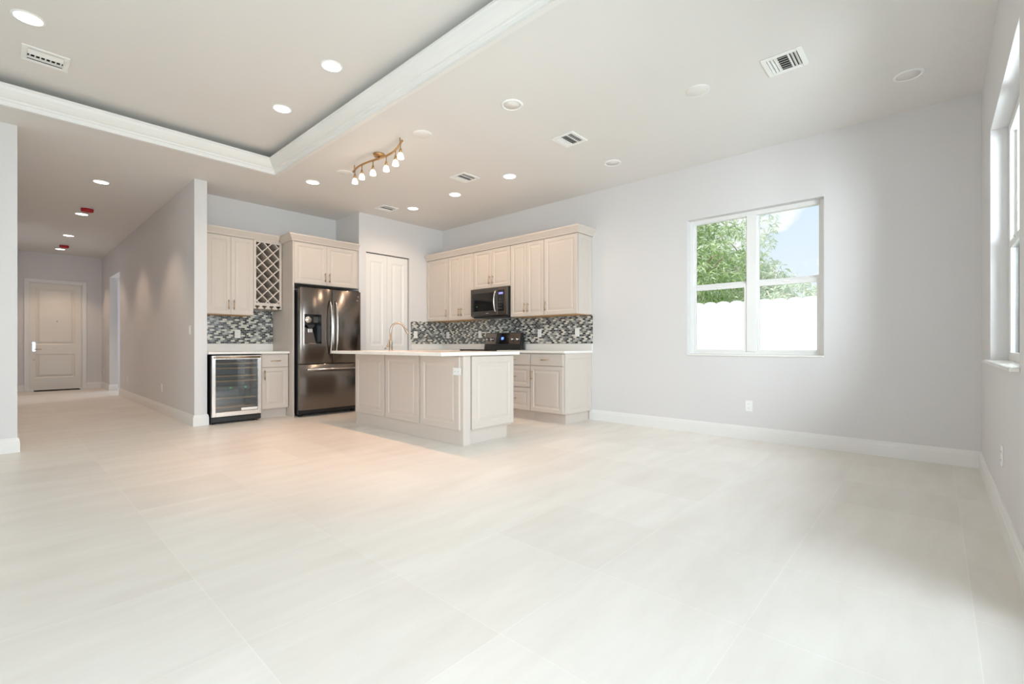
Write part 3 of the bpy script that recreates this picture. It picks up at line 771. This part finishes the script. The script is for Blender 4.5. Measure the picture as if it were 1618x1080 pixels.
MB().box((.04, .0, -.012), (MW - .04, .30, 0)).build('vent_grille', 'black', t)
MB().lathe([(0, -.0385), (.006, -.0385), (.006, -.0375), (0, -.0375)], (.15, 0, .155), 12, 'y').build('indicator', 'led_green', dd_)

# ------------------------------------------------------------------ range
t = thing('kitchen_range', 'black electric range with glass cooktop and control backguard', 'range', (4.70, 5.34, 0), R)
RW = 5.34 - 4.583
MB().box((0, .03, .02), (RW, XE - 4.70 - .03, .912), .004).build('body', 'darkpanel', t)
ov = MB().box((.006, -.005, .22), (RW - .006, .03, .86), .006, 2).build('oven_door', 'blackgloss', t)
MB().tube([(.05, -.05, .80), (RW - .05, -.05, .80)], .013, 12).tube([(.08, 0, .80), (.08, -.05, .80)], .01, 10).tube([(RW - .08, 0, .80), (RW - .08, -.05, .80)], .01, 10).build('handle', 'steelbright', ov)
MB().box((.006, .0, .05), (RW - .006, .03, .205), .006, 2).build('storage_drawer', 'steel', t)
MB().box((-.001, -.018, .912), (RW + .001, .52, .937), .004, 2).build('cooktop', 'blackgloss', t)
for x, y, r in ((.19, .13, .10), (.56, .13, .08), (.19, .37, .075), (.56, .37, .10)):
    MB().lathe([(r - .003, .9372), (r, .9376), (r + .003, .9372)], (x, y, 0), 32).build('burner_ring', 'darkpanel', t)
bg_ = MB().prism([(.50, .937), (.60, .937), (.60, 1.19), (.545, 1.19)], 'x', 0, RW).build('backguard', 'black', t)
def slab(x0, x1, s0, s1, th_, name, m, par):
    # plate lying on the sloped face of the backguard, s = fraction up the slope
    A = Vector((0, .50, .937)); B = Vector((0, .545, 1.19)); n = Vector((0, -(B - A).z, (B - A).y)).normalized()
    b = MB(); P0 = A.lerp(B, s0); P1 = A.lerp(B, s1)
    b.prism([(P0.y, P0.z), (P1.y, P1.z), (P1.y + n.y * th_, P1.z + n.z * th_), (P0.y + n.y * th_, P0.z + n.z * th_)], 'x', x0, x1)
    return b.build(name, m, par)
slab(.012, .245, .32, .97, .004, 'knob_plate', 'steel', bg_); slab(.52, RW - .012, .32, .97, .004, 'knob_plate', 'steel', bg_)
slab(.245, .52, .32, .97, .005, 'display_panel', 'blackgloss', bg_)
slab(.355, .405, .58, .74, .0065, 'clock', 'led_blue', bg_)
for x in (.065, .165, .60, .70):
    k = MB().lathe([(0, -.034), (.016, -.034), (.019, -.028), (.021, -.004), (.024, 0), (0, 0)], (0, 0, 0), 18, 'y').box((-.003, -.040, -.018), (.003, -.033, .018))
    k.build('knob', 'steelbright', bg_, (x, .523, 1.093), (math.radians(10), 0, 0))

# ------------------------------------------------------------------ outlets and switches
def plate(name, label, loc, rz, kind='outlet', horiz=False, group=None, cat=None):
    t = thing(name, label, cat or ('switch' if kind == 'switch' else 'outlet'), loc, rz, group)
    w, h = (.072, .116)
    if horiz: w, h = h, w
    MB().box((-w / 2, -.006, -h / 2), (w / 2, 0, h / 2), .002).build('plate', 'white', t)
    if kind == 'switch':
        MB().box((-.016, -.009, -.033), (.016, -.006, .033), .001).build('rocker', 'white', t)
    else:
        for s_ in (-1, 1):
            o_ = MB().box((-.016 + (s_ * .023 if horiz else 0), -.0075, -.014 + (0 if horiz else s_ * .023)), (.016 + (s_ * .023 if horiz else 0), -.006, .014 + (0 if horiz else s_ * .023)), .001)
            r_ = o_.build('receptacle', 'white', t)
            b = MB()
            for dx in (-.006, .006):
                cx, cz = dx + (s_ * .023 if horiz else 0), (0 if horiz else s_ * .023)
                b.box((cx - .001, -.0079, cz - .004), (cx + .001, -.0074, cz + .005))
            b.build('slots', 'slot', r_)
    return t
GS = 'outlets on the mosaic backsplash'
plate('wall_outlet', 'white outlet low on the wall under the twin window', (XE, 1.468, .354), R)
plate('wall_outlet', 'white outlet low on the wall below the deep-set side window', (3.75, YS, .384), PI)
plate('wall_outlet', 'white outlet on the backsplash beside the pantry door', (4.759, YP - .008, 1.178), 0, group=GS)
for px_y, lab in ((6.407, 'white outlet on the backsplash under the corner wall cabinet'), (5.586, 'white outlet on the backsplash just on the pantry side of the range'), (4.316, 'white outlet on the backsplash on the window side of the range'), (3.651, 'white switch plate at the window end of the mosaic backsplash')):
    plate('wall_switch' if 'switch' in lab else 'wall_outlet', lab, (XE - .008, px_y, 1.176), R, 'switch' if 'switch' in lab else 'outlet', group=GS)
plate('wall_outlet', 'white outlet on the small mosaic above the wine cooler', (2.245, YK - .008, 1.158), 0)
plate('wall_outlet', 'white sideways outlet on the island raised panel', (IX0 - DT, 3.515, .738), R, horiz=True)
plate('wall_switch', 'white light switch on the hallway wall near its kitchen end', (HX1, 6.95, 1.19), R, 'switch')
plate('wall_outlet', 'low hallway outlet closest to the kitchen', (HX1, 8.47, .37), R)
plate('wall_outlet', 'low hallway outlet just before the side opening', (HX1, 11.25, .37), R)
plate('wall_outlet', 'low hallway outlet beyond the side opening near the front door', (HX1, 14.28, .365), R)

# ------------------------------------------------------------------ ceiling fixtures
def make_can(loc, label, watts, lit=True, r=.072, cone=152, col=WARM):
    t = thing('recessed_light', label, 'light', loc, 0, 'lit recessed ceiling lights' if lit else 'unlit recessed ceiling lights')
    if lit:
        MB().lathe([(r, -.002), (r + .004, -.006), (r + .016, -.004), (r + .018, 0), (r, 0)], n=32).build('trim_ring', 'white', t)
        MB().lathe([(0, -.003), (r, -.003), (r, 0), (0, 0)], n=32).build('lens', 'lens', t)
        l = bpy.data.lights.new('lamp', 'SPOT'); l.energy = watts; l.color = col; l.spot_size = math.radians(cone); l.spot_blend = .55; l.shadow_soft_size = .05
        o = bpy.data.objects.new('lamp', l); COL.objects.link(o); o.parent = t; o.location = (0, 0, -.03)
    else:
        MB().lathe([(r, -.001), (r + .002, -.008), (r + .010, -.010), (r + .022, -.004), (r + .024, 0), (r, 0)], n=32).build('trim_ring', 'white', t)
        MB().lathe([(0, -.002), (r, -.004), (r, 0), (0, 0)], n=32).build('lens', 'grille', t)
    return t
HWATT, KWATT, TWATT = 38, 20, 9
for y, lab in ((7.76, 'lit recessed light in the hallway ceiling closest to the kitchen'), (9.88, 'lit recessed light in the hallway right beside the first red smoke detector'),
               (12.0, 'lit recessed light in the hallway between the two red smoke detectors'), (13.83, 'lit recessed light at the front door end of the hallway')):
    make_can((.845, y, H), lab, HWATT, cone=95, col=(1.0, .72, .52))
for x, y, lab in ((2.64, 5.80, 'lit recessed light in front of the refrigerator near the tray corner'), (4.16, 5.80, 'lit recessed light in front of the pantry door'),
                  (4.16, 4.84, 'lit recessed light between the island and microwave'), (4.16, 3.83, 'lit recessed light over the window end of the island')):
    make_can((x, y, H), lab, KWATT)
for x, y, lab in ((1.815, 3.645, 'lit recessed light in the tray ceiling farther from its corner'), (1.82, 4.655, 'lit recessed light in the tray ceiling nearest its corner'),
                  (.125, 4.67, 'lit recessed light in the tray ceiling beside the tray air vent')):
    make_can((x, y, T), lab, TWATT, cone=120, col=(1.0, .90, .78))
for x, y, lab in ((2.935, 2.674, 'unlit white recessed light near the tray edge'), (4.63, 2.69, 'unlit white recessed light by the wall between window and cabinets'), (4.636, .152, 'unlit white recessed light in the corner over the deep-set window')):
    make_can((x, y, H), lab, 0, False)
for x, y, lab in ((3.777, 1.42, 'round white blank ceiling cover near the big air vent'), (2.76, 3.69, 'round white ceiling speaker at the living room end of the track light'), (2.754, 5.20, 'round white ceiling speaker at the refrigerator end of the track light')):
    t = thing('ceiling_cover', lab, 'ceiling cover', (x, y, H), 0)
    MB().lathe([(0, -.007), (.078, -.007), (.084, -.004), (.085, 0), (0, 0)], n=32).build('disc', 'grille', t)
    MB().lathe([(.085, 0), (.087, -.004), (.092, -.004), (.093, 0)], n=32).build('rim', 'white', t)

for y, lab in ((9.40, 'red-covered smoke detector on the hallway ceiling nearer the kitchen'), (13.2, 'red-covered smoke detector on the hallway ceiling nearer the front door')):
    t = thing('smoke_detector', lab, 'smoke detector', (.865, y, H), 0, 'smoke detectors in red dust covers')
    MB().lathe([(0, -.012), (.066, -.012), (.068, 0), (0, 0)], n=28).build('base', 'white', t)
    MB().lathe([(0, -.058), (.062, -.058), (.072, -.050), (.074, -.012), (0, -.012)], n=28).build('dust_cover', 'red', t)

def vent(loc, label, w=.27, d=.26):
    t = thing('air_vent', label, 'air vent', loc, 0, 'white ceiling air registers')
    b = MB(); fr = .035
    b.box((-w / 2, -d / 2, -.009), (w / 2, -d / 2 + fr, 0), .003).box((-w / 2, d / 2 - fr, -.009), (w / 2, d / 2, 0), .003)
    b.box((-w / 2, -d / 2 + fr, -.009), (-w / 2 + fr, d / 2 - fr, 0), .003).box((w / 2 - fr, -d / 2 + fr, -.009), (w / 2, d / 2 - fr, 0), .003)
    b.build('frame', 'white', t)
    MB().box((-w / 2 + .02, -d / 2 + .02, -.0015), (w / 2 - .02, d / 2 - .02, -.0003)).build('duct', 'slot', t)
    b = MB(); iy = d / 2 - fr; ix = w / 2 - fr; ym = iy * .42
    def blade_x(y, a0, a1, tilt):   # runs along x
        b.prism([(y - .009, -.010), (y - .007, -.011), (y + .009 * tilt, -.001), (y + .006 * tilt, -.001)] if tilt > 0 else [(y + .009, -.010), (y + .007, -.011), (y - .009, -.001), (y - .006, -.001)], 'x', a0, a1)
    def blade_y(x, a0, a1, tilt):
        b.prism([(x - .012, -.011), (x - .009, -.012), (x + .010, -.001), (x + .007, -.001)] if tilt > 0 else [(x + .012, -.011), (x + .009, -.012), (x - .010, -.001), (x - .007, -.001)], 'y', a0, a1)
    for k in range(3):
        blade_x(-iy + .012 + k * .022, -ix, ix, 1); blade_x(iy - .012 - k * .022, -ix, ix, -1)
    for k in range(6): blade_y(-ix + .02 + k * (2 * ix - .03) / 5.5, -ym + .004, ym - .004, 1)
    b.box((-ix, -ym - .004, -.010), (ix, -ym + .003, -.002)).box((-ix, ym - .003, -.010), (ix, ym + .004, -.002))
    b.build('louvers', 'white', t)
vent((3.82, .81, H), 'white ceiling vent above the living room close to the twin window')
vent((3.81, 2.70, H), 'white ceiling vent over the living room between the unlit recessed lights')
vent((3.815, 4.26, H), 'white ceiling vent over the kitchen island end')
vent((3.885, 6.08, H), 'white ceiling vent right in front of the pantry wall')
t = thing('air_vent', 'white rectangular vent in the tray ceiling beside a recessed light', 'air vent', (.235, 5.22, T), 0, 'white ceiling air registers')
b = MB(); w, d, fr = .27, .27, .035
b.box((-w / 2, -d / 2, -.008), (w / 2, -d / 2 + fr, 0), .003).box((-w / 2, d / 2 - fr, -.008), (w / 2, d / 2, 0), .003).box((-w / 2, -d / 2 + fr, -.008), (-w / 2 + fr, d / 2 - fr, 0), .003).box((w / 2 - fr, -d / 2 + fr, -.008), (w / 2, d / 2 - fr, 0), .003)
b.build('frame', 'white', t)
MB().box((-w / 2 + .03, -d / 2 + .03, -.0015), (w / 2 - .03, d / 2 - .03, -.0003)).build('duct', 'slot', t)
b = MB()
for k in range(7): b.box((-w / 2 + .045 + k * .029, -.045, -.010), (-w / 2 + .054 + k * .029, .06, -.0016))
b.prism([(.015, -.014), (.02, -.016), (.085, -.002), (.08, -.001)], 'x', -w / 2 + fr, w / 2 - fr)
b.prism([(-.02, -.014), (-.03, -.016), (-.085, -.002), (-.08, -.001)], 'x', -w / 2 + fr, w / 2 - fr)
b.build('louvers', 'white', t)

# track light
t = thing('track_light', 'wavy brass six-lamp track light hanging above the island', 'track light', (2.68, 4.38, H), 0)
MB().lathe([(0, -.028), (.05, -.028), (.062, -.012), (.065, 0), (0, 0)], (.055, .045, 0), n=28).tube([(.055, .045, -.02), (.04, .03, -.06), (0.005, 0, -.08)], .010).build('canopy', 'brass', t)
barp = [(.025, .525), (-.012, .43), (-.030, .30), (-.025, .15), (0, 0), (.022, -.15), (.015, -.30), (-.03, -.45), (-.085, -.575)]
def interp(y):
    for (x0, y0), (x1, y1) in zip(barp, barp[1:]):
        if y1 <= y <= y0: return x0 + (x1 - x0) * (y - y0) / (y1 - y0)
    return barp[-1][0]
pts = []
for i in range(41):
    y = .525 - i * 1.10 / 40; s_ = [interp(min(.525, max(-.575, y + k * .03))) for k in (-2, -1, 0, 1, 2)]; pts.append((sum(s_) / 5, y, -.08))
MB().tube(pts, .011, 12).build('bar', 'brass', t)
for y in (.47, -.50): MB().tube([(interp(y), y, -.08), (interp(y), y, -.02)], .006, 8).build('end_post', 'brass', t)
sh_me = MB().lathe([(.013, .0), (.020, -.010), (.028, -.028), (.032, -.058), (.029, -.059), (.0, -.054)], n=24).mesh('lamp_shade')
st_me = MB().tube([(0, 0, .10), (0, 0, .045), (0, 0, .035)], [.0045, .0045, .008], 8).lathe([(0, .045), (.009, .042), (.017, -.004), (0, -.004)], n=18).mesh('lamp_holder')
l = bpy.data.lights.new('bulb', 'SPOT'); l.energy = 24; l.color = (1.0, .50, .26); l.shadow_soft_size = .03; l.spot_size = math.radians(84); l.spot_blend = .5
for k, y in enumerate((.44, .255, .06, -.145, -.345, -.53)):
    h_ = put('lamp_head', st_me, 'brass', t, (interp(y), y, -.178))
    s_ = put('lamp_shade', sh_me, 'shade', h_)
    o = bpy.data.objects.new('bulb', l); COL.objects.link(o); o.parent = h_; o.location = (0, 0, -.095)

# ------------------------------------------------------------------ outside
struct(MB().box((-25, -25, -.35), (45, 35, -.25)).build('ground', 'grass'))
t = thing('garden_fence', 'white vinyl privacy fence with scalloped top seen through the twin window', 'fence', (9.65, 0, -.25), 0)
poly = [(-5.0, 0.05)]; zt = 2.06
poly = [(-5.0, .05), (11.0, .05)]
n = int(16 / .25)
for k in range(n):
    y1 = 11.0 - k * .25
    for j in range(6):
        a = PI * j / 6; poly.append((y1 - .125 + .125 * math.cos(a), zt + .06 * math.sin(a)))
poly.append((-5.0, zt))
MB().prism(poly, 'x', 0, .03).build('panel', 'vinyl', t)
for z in (.25, 1.55): MB().box((.03, -5, z), (.06, 11, z + .12)).build('rail', 'vinyl', t)
for k in range(7): MB().box((.031, -4.9 + k * 2.6, 0), (.13, -4.8 + k * 2.6, 2.08), .006).build('post', 'vinyl', t)

def tree(name, label, loc, crown, n, size, trunk_h, lm, seed, grp=None):
    rnd = random.Random(seed)
    t = thing(name, label, 'tree' if 'tree' in name else 'shrub', loc, 0, grp)
    b = MB(); b.tube([(0, 0, 0), (.05, .04, trunk_h * .5), (-.03, .1, trunk_h)], [.14, .11, .08], 10)
    b.build('trunk', 'bark', t)
    b = MB()
    for k in range(26):
        c = rnd.choice(crown); a = rnd.uniform(0, 2 * PI); s = Vector((0, .05, trunk_h * rnd.uniform(.6, 1)))
        e_ = Vector((c[0] + c[3] * .8 * math.cos(a), c[1] + c[4] * .8 * math.sin(a), c[2] + c[5] * rnd.uniform(-.6, .6)))
        m_ = s.lerp(e_, .5) + Vector((rnd.uniform(-.3, .3), rnd.uniform(-.3, .3), rnd.uniform(0, .4)))
        b.tube([s, s.lerp(m_, .6), m_, m_.lerp(e_, .55) + Vector((0, 0, .08)), e_], [.05, .035, .026, .017, .008], 6)
    b.build('branches', 'bark', t)
    vs, fs = [], []
    for k in range(n):
        c = rnd.choice(crown)
        while True:
            u = Vector((rnd.uniform(-1, 1), rnd.uniform(-1, 1), rnd.uniform(-1, 1)))
            if u.length < 1: break
        ctr = Vector((c[0] + u.x * c[3], c[1] + u.y * c[4], c[2] + u.z * c[5]))
        ax = Vector((rnd.uniform(-1, 1), rnd.uniform(-1, 1), .3)).normalized()
        for q in range(7):
            d = (ax * rnd.uniform(.2, .8) + Vector((rnd.uniform(-.7, .7), rnd.uniform(-.7, .7), rnd.uniform(-1.1, .1)))).normalized()
            sd = d.cross(Vector((rnd.uniform(-1, 1), rnd.uniform(-1, 1), rnd.uniform(-1, 1)))).normalized()
            L = size * rnd.uniform(.7, 1.3); w = L * rnd.uniform(.07, .13); p = ctr + ax * .03 * q
            i = len(vs); vs += [p, p + d * L * .5 + sd * w, p + d * L - Vector((0, 0, L * .12)), p + d * L * .5 - sd * w]; fs.append((i, i + 1, i + 2, i + 3))
    me = bpy.data.meshes.new('foliage'); me.from_pydata([tuple(v) for v in vs], [], fs); put('foliage', me, lm, t)
    return t
tree('garden_tree', 'dense drooping green tree behind the white fence', (12.4, 5.15, -.25), [(0, 0, 3.2, 1.9, 1.9, 2.2), (0, .6, 4.6, 1.8, 1.6, 1.6), (-.6, -.4, 2.6, 1.2, 1.5, 1.3)], 3600, .17, 3.0, 'leaf', 3)
tree('garden_tree', 'glare-paled loose tree behind the fence showing through the sunny window half', (15.9, 4.45, -.25), [(0, .25, 4.4, 1.1, 1.2, 1.7), (0, .15, 3.2, 1.1, 1.0, 1.2), (0, -.5, 2.9, .8, .9, .9)], 1000, .18, 3.0, 'leaf_glare', 5)
tree('garden_shrub', 'low glare-paled shrub just above the fence top by the sunny window half', (11.4, 2.1, -.25), [(0, 0, 1.9, .7, 1.0, .72)], 420, .15, 1.4, 'leaf_glare', 9)
